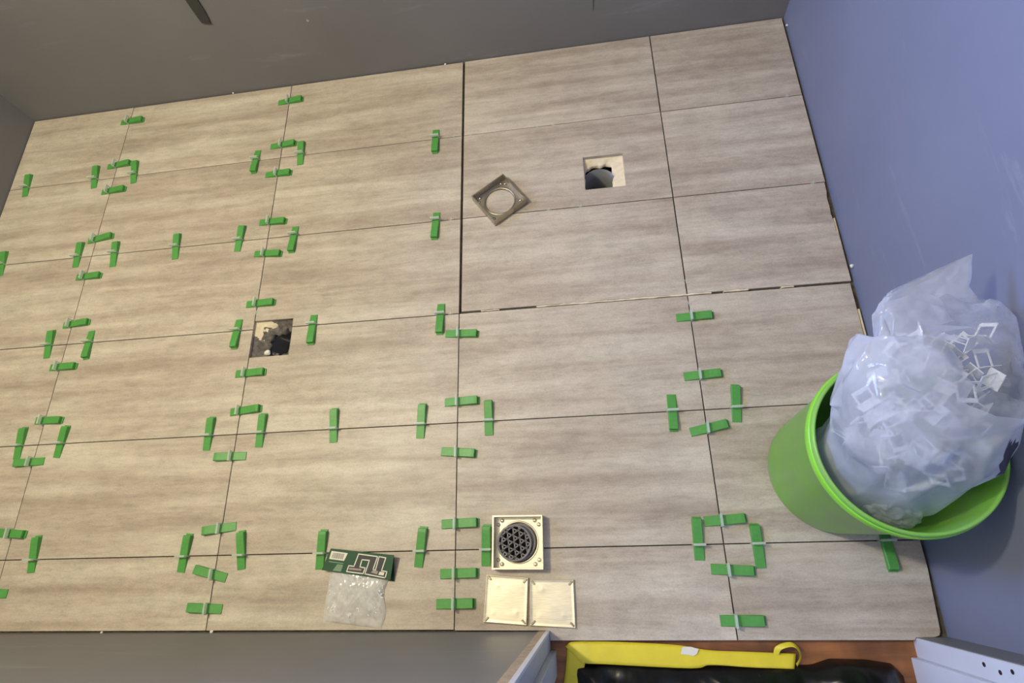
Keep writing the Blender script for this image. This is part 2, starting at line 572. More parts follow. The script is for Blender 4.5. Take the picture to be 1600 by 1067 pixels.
# ------------------------------------------------------------------ drain holes
def irregular_ring(name, sq, inner, z_out, z_in, mats, parent, n=64, rough=0.004, seed=0, mat_split=None):
    """rough ledge from the cut square down to an irregular inner edge, with a thickness lip"""
    cx, cy = (sq[0] + sq[1]) / 2, (sq[2] + sq[3]) / 2
    verts, faces, mi = [], [], []
    R = 9
    for j in range(R + 2):
        for k in range(n):
            a = 2 * math.pi * k / n
            d = (math.cos(a), math.sin(a))
            m = max(abs(d[0]) / ((sq[1] - sq[0]) / 2), abs(d[1]) / ((sq[3] - sq[2]) / 2))
            P = Vector((cx + d[0] / m, cy + d[1] / m, z_out))
            r = inner(a)
            Q = Vector((r[0], r[1], z_in))
            f = min(1, j / R)
            p = P.lerp(Q, f)
            if 0 < j:
                nz = noise.noise_vector(Vector((p.x * 60 + seed, p.y * 60, j * 0.7)))
                p += Vector((nz.x, nz.y, nz.z)) * rough * f
            if j == R + 1:
                p.z -= 0.012
            verts.append(p)
    for j in range(R + 1):
        for k in range(n):
            k2 = (k + 1) % n
            faces.append((j * n + k, j * n + k2, (j + 1) * n + k2, (j + 1) * n + k))
            a = 2 * math.pi * (k + .5) / n
            mi.append(mat_split(a, j) if mat_split else 0)
    me = mesh(name, verts, faces, True)
    o = obj(name, me, mats, parent)
    for p, i in zip(me.polygons, mi):
        p.material_index = i
    return o

def pipe(parent, c, r, z0, z1):
    me = lathe('pipe', [(r + 0.004, z1), (r + 0.004, z0), (r, z0), (r, z1)], 48)
    obj('pipe', me, 'pipe', parent, (c[0], c[1], 0))
    n = 14
    vs, fs = [], []
    for j in range(5):
        for k in range(n * 2):
            a = math.pi * k / n
            rr = (r + 0.03) * j / 4
            p = Vector((rr * math.cos(a), rr * math.sin(a), 0))
            vs.append((p.x, p.y, z1 + 0.02 + 0.02 * noise.noise(p * 40 + Vector((c[0] * 9, 0, 0)))))
    for j in range(4):
        for k in range(n * 2):
            k2 = (k + 1) % (n * 2)
            fs.append((j * 2 * n + k, (j + 1) * 2 * n + k, (j + 1) * 2 * n + k2, j * 2 * n + k2))
    obj('pipe_bottom', mesh('pipe_bottom', vs, fs, True), 'soil', parent, (c[0], c[1], 0))

d1 = tag(empty('drain_pipe', (0, 0, 0)), 'grey drain pipe in square hole near the right, beside the tilted frame', 'drain pipe')
def in1(a):
    w = 0.0025 * math.sin(2 * a + 0.6) + 0.0020 * math.sin(7 * a + 1) + 0.0012 * math.sin(13 * a)
    m = max(abs(math.cos(a)), abs(math.sin(a))) ** 0.75
    return 0.4055 + (0.040 + w) * math.cos(a) / m, 1.0040 + (0.047 + w) * math.sin(a) / m
irregular_ring('adhesive_ledge', grow(HOLE1, 0.004), in1, -0.0096, -0.022, 'cream', d1, seed=3, rough=0.003)
pipe(d1, (0.406, 0.996), 0.047, -0.034, -0.17)

d2 = tag(empty('drain_pipe', (0, 0, 0)), 'rough concrete drain hole cut at tile joint among green wedges', 'drain pipe')
def in2(a):
    w = 0.006 * math.sin(2 * a + 1.0) + 0.004 * math.sin(5 * a + 2) + 0.003 * math.sin(11 * a)
    return -0.524 + (0.036 + w) * math.cos(a), 0.566 + (0.040 + w) * math.sin(a)
def split2(a, j):
    d = math.degrees(a) % 360
    k = noise.noise(Vector((a * 3.1, j * 0.6, 2.0)))
    return 1 if (102 + 16 * k < d < 168 + 14 * k and j < 4.2 + 3 * k) else 0
irregular_ring('concrete_ledge', grow(HOLE2, 0.003), in2, -0.0096, -0.034, ['concrete', 'cream'], d2, seed=11, rough=0.007, mat_split=split2, n=140)
pipe(d2, (-0.522, 0.566), 0.044, -0.05, -0.18)
bm = bmesh.new()
bmesh.ops.create_icosphere(bm, subdivisions=2, radius=0.009)
for v in bm.verts:
    v.co = Vector((v.co.x * 1.1, v.co.y * 0.8, v.co.z * 0.5)) * (1 + 0.35 * noise.noise(v.co * 160))
o = tag(obj('adhesive_crumb', bm_mesh('adhesive_crumb', bm), 'crumb', None, (-0.5555, 0.5330, -0.016)),
        'white adhesive crumb lying inside the rough drain hole', 'crumb')

# ------------------------------------------------------------------ levelling wedges with clips
WL, WW, TH0, TH1 = 0.0885, 0.0215, 0.0020, 0.0125
def wedge_mesh():
    bm = bmesh.new()
    h = WW / 2
    sec = []
    n = 12
    xs = [-WL / 2 + (WL - 0.0035) * i / n for i in range(n + 1)]
    for i, x in enumerate(xs):
        zt = TH0 + (TH1 - TH0) * min(1.0, i / (n * 0.9))
        hh = h * (1 - 0.05 * i / n)
        e = 0.0012
        sec.append([bm.verts.new(p) for p in ((x, -hh, 0), (x, hh, 0), (x, hh, zt - e), (x, hh - e, zt), (x, -hh + e, zt), (x, -hh, zt - e))])
    x = WL / 2 - 0.0022
    e = 0.0026
    zt = TH1
    sec.append([bm.verts.new(p) for p in ((x, -h * .93, 0), (x, h * .93, 0), (x, h * .93, zt - e), (x, h * .82, zt - e * .7), (x, -h * .82, zt - e * .7), (x, -h * .93, zt - e))])
    for a, b in zip(sec, sec[1:]):
        for j in range(6):
            k = (j + 1) % 6
            bm.faces.new((a[j], a[k], b[k], b[j]))
    bm.faces.new(sec[0][::-1])
    bm.faces.new(sec[-1])
    add_box(bm, (WL / 2 - 0.004, -h * .86, 0), (WL / 2 + 0.0022, h * .86, 0.0028))
    return bm_mesh('wedge', bm)

def clip_mesh():
    """thin arch standing in the joint: two legs, a bridge on top; x = across the joint"""
    bm = bmesh.new()
    t_, hw, top = 0.0015, 0.0132, 0.0215
    add_box(bm, (-t_, -hw, -0.009), (t_, -hw + 0.0020, top))
    add_box(bm, (-t_, hw - 0.0020, -0.009), (t_, hw, top))
    add_box(bm, (-t_ * 1.9, -hw, 0.0132), (t_ * 1.5, hw, top))
    bmesh.ops.bevel(bm, geom=bm.edges[:], offset=0.0004, segments=1, affect='EDGES')
    return bm_mesh('clip', bm)

WEDGE_ME, CLIP_ME = wedge_mesh(), clip_mesh()
CX = {'A': -1.2, 'B': -0.6, 'C': 0.0, 'D': 0.6}
RY = {'1': 1.2, '2': 0.9, '3': 0.6, '4': 0.3, '5': 0.0}
ORD = {'A': 'first', 'B': 'second', 'C': 'third', 'D': 'fourth'}
ROW = {'1': 'first', '2': 'second', '3': 'third', '4': 'fourth', '5': 'fifth'}
POS = {'u': 'upper', 'd': 'lower', 'l': 'left', 'r': 'right'}
SPECIAL = {
    'T1': ('v', 'A', 'green wedge closest to the back wall on first joint from left'),
    'Bt': ('v', 'B', 'green wedge closest to the back wall on second joint from left'),
    'W1': ('h', '1', 'green wedge beside the left wall on first joint from back wall'),
    'W2': ('h', '2', 'green wedge cut by the left picture edge on second joint from back wall'),
    'M2': ('h', '2', 'lone green wedge midway between crossings on second joint from back wall'),
    'M4': ('h', '4', 'lone green wedge midway between crossings on fourth joint from back wall'),
    'M5': ('h', '5', 'green wedge partly covered by the dark green header card of the small bag'),
    'A5d': ('v', 'A', 'lowest green wedge at the left picture edge, only its tip showing'),
    'Bb': ('v', 'B', 'green wedge closest to the front wall on second joint from left'),
    'Cb': ('v', 'C', 'green wedge left of the steel cover plates on third joint from left'),
    'Db': ('v', 'D', 'green wedge closest to the doorway on fourth joint from left'),
    'C5r': ('h', '5', 'green wedge tight against the left side of the frame with grate'),
    'E5': ('h', '5', 'green wedge half in shadow under the lime bucket'),
}
WEDGES = [('T1', -1.1888, 1.4381, -0.8), ('A1u', -1.1914, 1.2507, 2.0), ('A1l', -1.2712, 1.2104, 95.5), ('A1r', -1.1238, 1.2118, 96.1), ('A1d', -1.1856, 1.1461, 0.8), ('W1', -1.5341, 1.2096, 93.8), ('W2', -1.5245, 0.9036, 94.4), ('A2u', -1.1838, 0.9619, 6.3), ('A2l', -1.2475, 0.9081, 89.3), ('A2r', -1.1156, 0.8968, 93.2), ('A2d', -1.1878, 0.8254, -1.3), ('M2', -0.9029, 0.9019, 93.4), ('B2l', -0.6905, 0.9074, 85.4), ('A3u', -1.1844, 0.6649, 2.1), ('A3l', -1.2567, 0.6037, 92.4), ('A3r', -1.1214, 0.5926, -85.8), ('A3d', -1.1875, 0.528, -1.1), ('A4u', -1.1848, 0.368, -2.4), ('A4l', -1.2555, 0.3065, 89.6), ('A4r', -1.1242, 0.3047, 83.3), ('A4d', -1.209, 0.2519, -178.0), ('A5u', -1.2012, 0.0656, -4.2), ('A5r', -1.1152, 0.0124, 92.5), ('A5d', -1.2091, -0.0782, 177.5), ('B5l', -0.6874, 0.0069, 85.2), ('B5u', -0.6052, 0.0623, -173.8), ('B5r', -0.5366, 0.0106, 97.8), ('B5d', -0.6097, -0.0407, 165.5), ('Bb', -0.61, -0.1175, 176.8), ('B3d', -0.5869, 0.4695, 0.1), ('B4u', -0.5838, 0.364, 4.0), ('B4l', -0.6788, 0.3051, 88.0), ('B4r', -0.5296, 0.3066, 87.6), ('B4d', -0.6069, 0.2414, 179.9), ('M4', -0.3273, 0.3094, 92.3), ('C4l', -0.093, 0.3088, 87.2), ('C4u', 0.0106, 0.354, 0.4), ('C4r', 0.0804, 0.3078, 90.8), ('C4d', 0.0042, 0.225, -6.0), ('Bt', -0.5949, 1.4325, 0.6), ('B1u', -0.5964, 1.249, 0.4), ('B1l', -0.6834, 1.1952, -90.6), ('B1r', -0.5289, 1.206, 91.9), ('B1d', -0.5972, 1.1356, -2.2), ('B2u', -0.5905, 0.956, -3.9), ('B2r', -0.5138, 0.886, -91.1), ('B2d', -0.5903, 0.8442, -6.0), ('C1l', -0.0833, 1.1896, -90.2), ('C2l', -0.0739, 0.8841, -92.8), ('B3u', -0.5889, 0.6808, -0.8), ('B3l', -0.6481, 0.5904, -90.5), ('B3r', -0.419, 0.586, -89.5), ('C3l', -0.0515, 0.5877, -91.4), ('C3d', 0.0081, 0.5393, -4.9), ('M5', -0.3285, 0.0077, 87.7), ('C5l', -0.0824, 0.0082, 83.7), ('C5u', 0.0099, 0.0587, 1.2), ('C5d', 0.0096, -0.05, 1.4), ('Cb', 0.0022, -0.1128, 1.0), ('C5r', 0.0735, 0.0083, 88.4), ('D3d', 0.6089, 0.5397, -0.2), ('D4u', 0.608, 0.3853, 1.7), ('D4l', 0.526, 0.2971, -93.0), ('D4r', 0.6738, 0.3104, 84.4), ('D4d', 0.6047, 0.2555, 10.4), ('D5u', 0.609, 0.0499, 3.4), ('D5l', 0.5467, 0.012, 87.9), ('D5r', 0.6691, -0.0058, 90.5), ('D5d', 0.61, -0.0526, -3.3), ('Db', 0.6146, -0.1503, -0.0), ('E5', 0.928, -0.0151, -90.3)]
for code, x, y, ang in WEDGES:
    if code in SPECIAL:
        d, k, label = SPECIAL[code]
    else:
        col, row, p = code
        d, k = ('v', col) if p in 'ud' else ('h', row)
        label = '%s green wedge at crossing of %s joint from back wall, %s joint from left' % (POS[p], ROW[row], ORD[col])
    a = math.radians(ang)
    o = tag(empty('leveling_wedge', (x, y, 0.0), a), label, 'wedge', 'green leveling wedges on the tile joints')
    obj('wedge', WEDGE_ME, 'wedge', o)
    if d == 'v':
        off = (CX[k] - x) / math.cos(a)
        want = 0.0 if math.cos(a) > 0 else math.pi
    else:
        off = (RY[k] - y) / math.sin(a)
        want = math.pi / 2 if math.sin(a) > 0 else -math.pi / 2
    c = obj('clip', CLIP_ME, 'clip', o, (off, 0, 0))
    c.rotation_euler = (0, 0, want - a)

# ------------------------------------------------------------------ snapped-off clip stubs left in the joints
STUBS = [
    (0.0285, 1.1989, 'h', 'clip stub just right of wide dark joint, on first joint from back wall'),
    (-0.0252, 1.2020, 'h', 'clip stub just left of wide dark joint, on first joint from back wall'),
    (0.2349, 1.2010, 'h', 'left one of two clip stubs behind the square hole'),
    (0.2835, 1.1999, 'h', 'right one of two clip stubs behind the square hole'),
    (-0.0283, 0.9007, 'h', 'clip stub left of the tilted steel frame beside wide dark joint'),
    (0.2569, 0.8997, 'h', 'clip stub in front of square hole, nearer the tilted frame'),
    (0.3474, 0.9010, 'h', 'clip stub right in front of the left corner of square hole'),
    (0.9544, 1.2010, 'h', 'clip stub beside the right wall on first joint from back wall'),
    (0.9657, 0.9001, 'h', 'clip stub beside the right wall on second joint from back wall'),
    (0.6020, 0.6433, 'v', 'clip stub on fourth joint from left just behind the pale joint line'),
    (0.6010, 0.5775, 'v', 'clip stub touching the first wedge on fourth joint from left'),
    (-0.0241, 0.6010, 'h', 'clip stub at front corner of the wide dark joint'),
    (-0.5995, 0.6539, 'v', 'clip stub just behind the rough drain hole'),
]
bm = bmesh.new()
add_box(bm, (-0.0010, -0.0065, -0.008), (0.0010, 0.0065, 0.0008))
add_box(bm, (-0.0060, -0.0009, -0.008), (0.0060, 0.0009, 0.0012))
add_box(bm, (0.0012, -0.0030, -0.008), (0.0034, -0.0010, 0.0022))
STUB = bm_mesh('clip_stub', bm)
for x, y, d, lab in STUBS:
    o = obj('clip_stub', STUB, 'clip', None, (x, y, 0))
    o.rotation_euler = (0, 0, (math.pi / 2 if d == 'h' else 0) + rnd.uniform(-.2, .2))
    tag(o, 'snapped white ' + lab, 'clip', 'snapped clip stubs in the joints')

# ------------------------------------------------------------------ steel drain frames, grate and cover plates
def circle(r, n, cx=0, cy=0, ph=0.0):
    return [(cx + r * math.cos(2 * math.pi * k / n + ph), cy + r * math.sin(2 * math.pi * k / n + ph)) for k in range(n)]

def square_loop(h, n):
    out = []
    for k in range(n):
        a = 2 * math.pi * k / n + math.pi / n * 0
        m = max(abs(math.cos(a)), abs(math.sin(a)))
        out.append((h * math.cos(a) / m, h * math.sin(a) / m))
    return out

def drain_frame(loc, rz, label, half=0.0575, height=0.024, rim_r=0.043, st='steel'):
    root = tag(empty('shower_drain', loc, rz), label, 'drain frame')
    n = 64
    sq_o, sq_i = square_loop(half, n), square_loop(half - 0.0032, n)
    obj('rim', ring_prism('rim', sq_o, sq_i, 0.0, height), st, root)
    pl = ring_prism('base_plate', square_loop(half - 0.0033, n), circle(rim_r, n), 0.0025, 0.0045)
    plate = obj('base_plate', pl, st, root)
    me = lathe('collar', [(rim_r + 0.0040, 0.0046), (rim_r + 0.0030, 0.0062), (rim_r, 0.0062), (rim_r - 0.001, 0.0005), (rim_r + 0.0015, 0.0005), (rim_r + 0.0015, 0.0024)], n)
    obj('collar', me, st, root)
    bump = lathe('rivet', [(0.0, 0.0034), (0.0026, 0.0031), (0.0042, 0.0018), (0.0047, 0.0)], 16)
    q = half - 0.0105
    for sx in (-1, 1):
        for sy in (-1, 1):
            obj('rivet', bump, st, plate, (sx * q, sy * (q - 0.009), 0.0045))
            obj('rivet', bump, st, plate, (sx * (q - 0.009), sy * q, 0.0045))
    return root

drain_frame((0.1160, 0.9430, 0.0002), math.radians(35), 'empty square steel drain frame lying diagonally across a joint', st='steel_darkened')
f2 = drain_frame((0.1490, 0.0140, 0.0002), math.radians(-1.0), 'square steel drain frame with round grey grate in it', height=0.027)

# round grate insert: cup wall, rims, triangular lattice
gr = tag(empty('drain_grate', (0.1455, 0.0130, 0.0)), 'round grey plastic grate with triangular lattice inside the steel frame', 'grate')
obj('outer_ring', lathe('outer_ring', [(0.0405, 0.006), (0.0405, 0.0105), (0.0385, 0.0120), (0.0365, 0.0120), (0.0350, 0.0100), (0.0350, 0.006)], 64), 'grate', gr, (0.0035, 0.0012, 0))
obj('cup', lathe('cup', [(0.0370, 0.003), (0.0398, 0.0175), (0.0398, 0.0190), (0.0355, 0.0190), (0.0350, 0.0168), (0.0335, 0.003)], 64), 'grate', gr, (-0.0045, -0.0010, 0.0))
obj('cup_floor', lathe('cup_floor', [(0.0, 0.0042), (0.0335, 0.0042)], 48), 'dark_hole', gr, (-0.0045, -0.0010, 0.0))
bm = bmesh.new()
Rg = 0.0356
for ang in (-25, 35, 95):
    a = math.radians(ang)
    d = Vector((math.cos(a), math.sin(a), 0))
    nn = Vector((-d.y, d.x, 0))
    for i in range(-2, 3):
        off = i * 0.0135 + (0.004 if ang == 35 else 0)
        if abs(off) > Rg * 0.97:
            continue
        hl = math.sqrt(Rg * Rg - off * off)
        hw = 0.0012
        ps = []
        for z in (0.0160, 0.0186):
            for sx, sy in ((-1, -1), (1, -1), (1, 1), (-1, 1)):
                ps.append(bm.verts.new(d * hl * sx + nn * (off + hw * sy) + Vector((0, 0, z))))
        for f in ((3, 2, 1, 0), (4, 5, 6, 7), (0, 1, 5, 4), (1, 2, 6, 5), (2, 3, 7, 6), (3, 0, 4, 7)):
            bm.faces.new([ps[k] for k in f])
obj('lattice', bm_mesh('lattice', bm), 'grate', gr, (-0.0045, -0.0010, 0.0))

def cover_plate(pts, label):
    """steel tray cover lying upside down: raised edge, soft hollow, punched tabs at the corners"""
    cx = sum(p[0] for p in pts) / 4
    cy = sum(p[1] for p in pts) / 4
    root = tag(empty('cover_plate', (cx, cy, 0.0002)), label, 'cover plate')
    TLp, TRp, BRp, BLp = [Vector((p[0] - cx, p[1] - cy, 0)) for p in pts]
    P = lambda s, t: TLp * (1 - s) * (1 - t) + TRp * s * (1 - t) + BRp * s * t + BLp * (1 - s) * t
    bm = bmesh.new()
    n = 24
    prof = [0, 0.012, 0.024, 0.045] + [0.045 + 0.91 * i / (n - 1) for i in range(1, n - 1)] + [0.955, 0.976, 0.988, 1.0]
    def zz(s, t):
        e = min(s, t, 1 - s, 1 - t)
        z = 0.0065
        if e < 0.03:
            z += 0.0014 * (1 - abs(e - 0.014) / 0.016 if e < 0.03 else 0)
        if e <= 0.0:
            z = 0.0050
        z += 0.0005 * noise.noise(Vector((s * 2.5 + cx * 30, t * 2.5, 0))) * min(1, e * 8)
        for (a, b) in ((0.28, 0.22), (0.22, 0.78), (0.75, 0.75)):
            dd = math.hypot(s - a, t - b)
            z += 0.0007 * math.exp(-(dd / 0.035) ** 2)
        return z
    grid = [[bm.verts.new(P(s, t_) + Vector((0, 0, zz(s, t_)))) for s in prof] for t_ in prof]
    for i in range(len(prof) - 1):
        for j in range(len(prof) - 1):
            bm.faces.new((grid[i][j], grid[i + 1][j], grid[i + 1][j + 1], grid[i][j + 1]))
    loop = grid[0][:] + [r[-1] for r in grid[1:]] + grid[-1][-2::-1] + [r[0] for r in grid[-2:0:-1]]
    low = [bm.verts.new((v.co.x, v.co.y, 0)) for v in loop]
    for i in range(len(loop)):
        j = (i + 1) % len(loop)
        bm.faces.new((loop[i], loop[j], low[j], low[i]))
    bm.faces.new(low)
    me = bm_mesh('plate', bm)
    for p in me.polygons:
        p.use_smooth = p.normal.z > 0.6
    obj('plate', me, 'steel', root)
    tab = box_mesh('corner_tab', ((-0.0054, -0.0019, 0), (0.0054, 0.0019, 0.0030)), bevel=0.0007)
    for (s, t_, a) in ((0.075, 0.075, -45), (0.925, 0.075, 45), (0.925, 0.925, -45), (0.075, 0.925, 45)):
        p = P(s, t_)
        o = obj('corner_tab', tab, 'steel_darkened', root, (p.x, p.y, 0.0064))
        o.rotation_euler = (0, 0, math.radians(a))
    return root
cover_plate([(0.0745, -0.0525), (0.1695, -0.0610), (0.1632, -0.1575), (0.0665, -0.1505)], 'left of two square steel cover plates below the grate')
cover_plate([(0.1725, -0.0645), (0.2700, -0.0665), (0.2690, -0.1630), (0.1700, -0.1580)], 'right of two square steel cover plates below the grate')

# ------------------------------------------------------------------ small clear bag with green header card
sb = tag(empty('spacer_bag', (-0.236, -0.095, 0)), 'small clear bag of white spacers with printed dark green header card', 'bag')
ox, oy = -0.236, -0.095
bo = [(-0.305, -0.030), (-0.160, -0.048), (-0.158, -0.085), (-0.160, -0.110), (-0.166, -0.128), (-0.166, -0.162),
      (-0.230, -0.160), (-0.262, -0.152), (-0.308, -0.146), (-0.302, -0.120), (-0.303, -0.080)]
TLb, TRb, BRb, BLb = Vector((-0.303, -0.026, 0)), Vector((-0.160, -0.046, 0)), Vector((-0.166, -0.1635, 0)), Vector((-0.309, -0.147, 0))
def pillow(nm, hmax, zb, nx, ny, amp, freq, seed, squeeze=0.0):
    verts, faces = [], []
    for side in (1, -1):
        for j in range(ny + 1):
            for i in range(nx + 1):
                s, t_ = i / nx, j / ny
                ss = s + 0.030 * math.sin(t_ * 9 + seed) * (1 if s > .5 else -.3) * abs(s - .5) * 2
                p = TLb * (1 - ss) * (1 - t_) + TRb * ss * (1 - t_) + BRb * ss * t_ + BLb * (1 - ss) * t_
                e = (max(0, 16 * s * (1 - s) * t_ * (1 - t_))) ** 0.5
                cr = noise.noise(Vector((p.x * freq + seed, p.y * freq, 0)))
                cr2 = abs(noise.noise(Vector((p.x * freq * 2.2 + seed, p.y * freq * 1.7, 3))))
                h = hmax * e * (1 - squeeze * t_) + (amp * cr + amp * 0.9 * cr2) * min(1, e * 2)
                z = zb + (h if side > 0 else 0.0006 * e)
                verts.append((p.x - ox, p.y - oy, max(0.0004, z)))
        off = 0 if side > 0 else (nx + 1) * (ny + 1)
        for j in range(ny):
            for i in range(nx):
                a = off + j * (nx + 1) + i
                q = (a, a + 1, a + nx + 2, a + nx + 1)
                faces.append(q if side < 0 else q[::-1])
    return mesh(nm, verts, faces, True)
obj('clear_pouch', pillow('clear_pouch', 0.016, 0.0012, 60, 54, 0.0030, 45, 1.3, 0.45), 'film_pouch', sb)
bm = bmesh.new()
for k in range(420):
    s, t_ = rnd.uniform(.06, .93), min(rnd.uniform(.02, .84), rnd.uniform(.02, .98))
    p = TLb * (1 - s) * (1 - t_) + TRb * s * (1 - t_) + BRb * s * t_ + BLb * (1 - s) * t_
    e = (16 * s * (1 - s) * t_ * (1 - t_)) ** 0.5
    z = 0.0015 + rnd.random() * 0.010 * e
    a = rnd.uniform(0, math.pi)
    mt = Matrix.Translation((p.x - ox, p.y - oy, z)) @ Matrix.Rotation(a, 4, 'Z') @ Matrix.Rotation(rnd.uniform(-.5, .5), 4, 'X')
    for bxx in (((-0.0075, -0.0009, -0.001), (0.0075, 0.0009, 0.001)), ((-0.0009, -0.0075, -0.001), (0.0009, 0.0075, 0.001))):
        for v in add_box(bm, *bxx):
            v.co = mt @ v.co
o = obj('spacers', bm_mesh('spacers', bm), 'white_plastic', sb)
tag(o, kind='stuff')
# header card: folded tent, front panel facing up
HT = [Vector((-0.2985, 0.0100, 0)), Vector((-0.1380, -0.0086, 0)), Vector((-0.1480, -0.0612, 0)), Vector((-0.3170, -0.0375, 0))]
fold = (HT[1] - HT[0]).normalized()
for q in HT:      # the front panel falls gently away from the fold
    q.z = 0.0215 - 0.11 * abs((q - HT[0]).dot(Vector((fold.y, -fold.x, 0))))
O3 = Vector((ox, oy, 0))
nrm = (HT[1] - HT[0]).cross(HT[3] - HT[0]).normalized()
if nrm.z < 0:
    nrm = -nrm
def HP(s, t_, lift=0.0):
    return HT[0] * (1 - s) * (1 - t_) + HT[1] * s * (1 - t_) + HT[2] * s * t_ + HT[3] * (1 - s) * t_ + nrm * lift - O3
bm = bmesh.new()
def panel(quad, th):
    a = [bm.verts.new(q) for q in quad]
    b = [bm.verts.new(q - Vector((0, 0, th))) for q in quad]
    bm.faces.new(a); bm.faces.new(b[::-1])
    for i in range(4):
        j = (i + 1) % 4
        bm.faces.new((a[i], a[j], b[j], b[i]))
rc = [HP(0.012, 0, 0), HP(0.985, 0, 0), HP(1, 1, 0), HP(0, 1, 0)]
panel(rc, 0.0005)
back = [HP(0.012, 0), HP(0.985, 0), HP(1.0, 1.0) - Vector((-0.004, 0.004, 0.0145)), HP(0.02, 0.9) - Vector((0, 0, 0.0125))]
panel([q - Vector((0, 0, 0.0008)) for q in back], 0.0004)
hc = obj('header_card', bm_mesh('header_card', bm), 'card', sb)
def print_poly(nm, polys, mat, lift):
    bm = bmesh.new()
    for poly in polys:
        bm.faces.new([bm.verts.new(HP(s, t_, lift)) for s, t_ in poly])
    me = bm_mesh(nm, bm)
    return obj(nm, me, mat, hc)
OUT = [[0.361, 0.912], [0.365, 0.649], [0.442, 0.653], [0.458, 0.108], [0.748, 0.128], [0.727, 0.678], [0.763, 0.697], [0.771, 0.121], [0.873, 0.144], [0.851, 0.686], [0.929, 0.689], [0.923, 0.946], [0.627, 0.903], [0.641, 0.326], [0.531, 0.33], [0.53, 0.642], [0.609, 0.657], [0.6, 0.903]]
print_poly('printed_letters', [OUT], 'card_grey', 0.0002)
def strokes(path, wid):
    polys = []
    n = len(path)
    W2 = Vector((HT[1] - HT[0])).length
    H2 = Vector((HT[3] - HT[0])).length
    for i in range(n):
        a, b = Vector((path[i][0] * W2, path[i][1] * H2)), Vector((path[(i + 1) % n][0] * W2, path[(i + 1) % n][1] * H2))
        d = (b - a).normalized()
        q = Vector((-d.y, d.x)) * wid
        a2, b2 = a - d * wid, b + d * wid
        polys.append([(p.x / W2, p.y / H2) for p in (a2 + q, b2 + q, b2 - q, a2 - q)])
    return polys
print_poly('letter_outline', strokes(OUT, 0.00115), 'card_white', 0.0004)
print_poly('barcode_patch', [[[0.039, 0.106], [0.293, 0.127], [0.274, 0.478], [0.047, 0.47]]], 'card_white', 0.0002)
bars = []
s = 0.075
while s < 0.25:
    wd = rnd.choice((0.003, 0.005, 0.007))
    bars.append([(s, 0.17), (s + wd, 0.17), (s + wd, 0.42), (s, 0.42)])
    s += wd + rnd.choice((0.004, 0.006))
print_poly('barcode', bars, 'barcode', 0.0004)
print_poly('printed_lines', [[[0.055, 0.562], [0.278, 0.569], [0.278, 0.607], [0.058, 0.608]], [[0.194, 0.647], [0.28, 0.648], [0.278, 0.948], [0.157, 0.954]]], 'card_dim', 0.0002)
print_poly('printed_caption', [[[0.382, 0.733], [0.558, 0.72], [0.562, 0.796], [0.384, 0.812]], [[0.705, 0.806], [0.733, 0.698], [0.804, 0.714], [0.801, 0.855]]], 'card_tan', 0.0005)
print_poly('printed_corner', [[[0.828, 0.727], [0.898, 0.733], [0.893, 0.862], [0.817, 0.86]]], 'card_white', 0.0005)

# ------------------------------------------------------------------ lime bucket
BX, BY = 0.8500, 0.1470
bk = tag(empty('bucket', (BX, BY, 0)), 'dusty lime green plastic bucket standing against the right wall', 'bucket')
body = [(0.0, 0.0), (0.122, 0.0), (0.1310, 0.003), (0.1330, 0.010), (0.1425, 0.275), (0.1452, 0.278), (0.1460, 0.310),
        (0.1485, 0.3120), (0.1488, 0.334), (0.1470, 0.3395), (0.1450, 0.3410), (0.1425, 0.3400), (0.1412, 0.335), (0.1395, 0.28), (0.1300, 0.012), (0.0, 0.008)]
me = lathe('body', body, 96)
obj('body', me, 'bucket', bk)
rim = [(0.1462, 0.3085), (0.1505, 0.3105), (0.1515, 0.3145), (0.1515, 0.3250), (0.1503, 0.3290), (0.1488, 0.3300)]
obj('rim_band', lathe('rim_band', rim, 96), 'bucket_rim', bk)
ear = box_mesh('handle_boss', ((-0.012, -0.004, 0.272), (0.012, 0.002, 0.304)), bevel=0.002)
o = obj('handle_boss', ear, 'bucket', bk, (0.1450 * math.cos(2.0), 0.1450 * math.sin(2.0), 0))
o.rotation_euler = (0, 0, 2.0 + math.pi / 2)

# ------------------------------------------------------------------ big milky bag of clips in the bucket
SP = [  # centre, half width, half depth, tilt of the width axis
    ((0.840, 0.130, 0.030), 0.080, 0.075, 0.0),
    ((0.838, 0.130, 0.120), 0.098, 0.090, 0.0),
    ((0.832, 0.128, 0.220), 0.104, 0.093, 0.0),
    ((0.838, 0.133, 0.300), 0.115, 0.094, 0.0),
    ((0.855, 0.165, 0.365), 0.130, 0.092, 0.0),
    ((0.862, 0.210, 0.405), 0.132, 0.084, 0.0),
    ((0.872, 0.254, 0.430), 0.124, 0.066, 0.0),
    ((0.882, 0.292, 0.446), 0.110, 0.044, -0.05),
    ((0.875, 0.325, 0.458), 0.088, 0.024, -0.05),
    ((0.866, 0.350, 0.468), 0.068, 0.012, 0.05),
    ((0.871, 0.369, 0.477), 0.068, 0.008, 0.22),
    ((0.877, 0.386, 0.486), 0.072, 0.0035, 0.40),
]
def catmull(seq, u):
    n = len(seq) - 1
    i = min(int(u), n - 1)
    f = u - i
    p0, p1, p2, p3 = seq[max(i - 1, 0)], seq[i], seq[i + 1], seq[min(i + 2, n)]
    return 0.5 * ((2 * p1) + (p2 - p0) * f + (2 * p0 - 5 * p1 + 4 * p2 - p3) * f * f + (3 * p1 - p0 - 3 * p2 + p3) * f ** 3)
cen = [Vector(s[0]) for s in SP]
hws = [Vector((s[1], s[2], 0)) for s in SP]
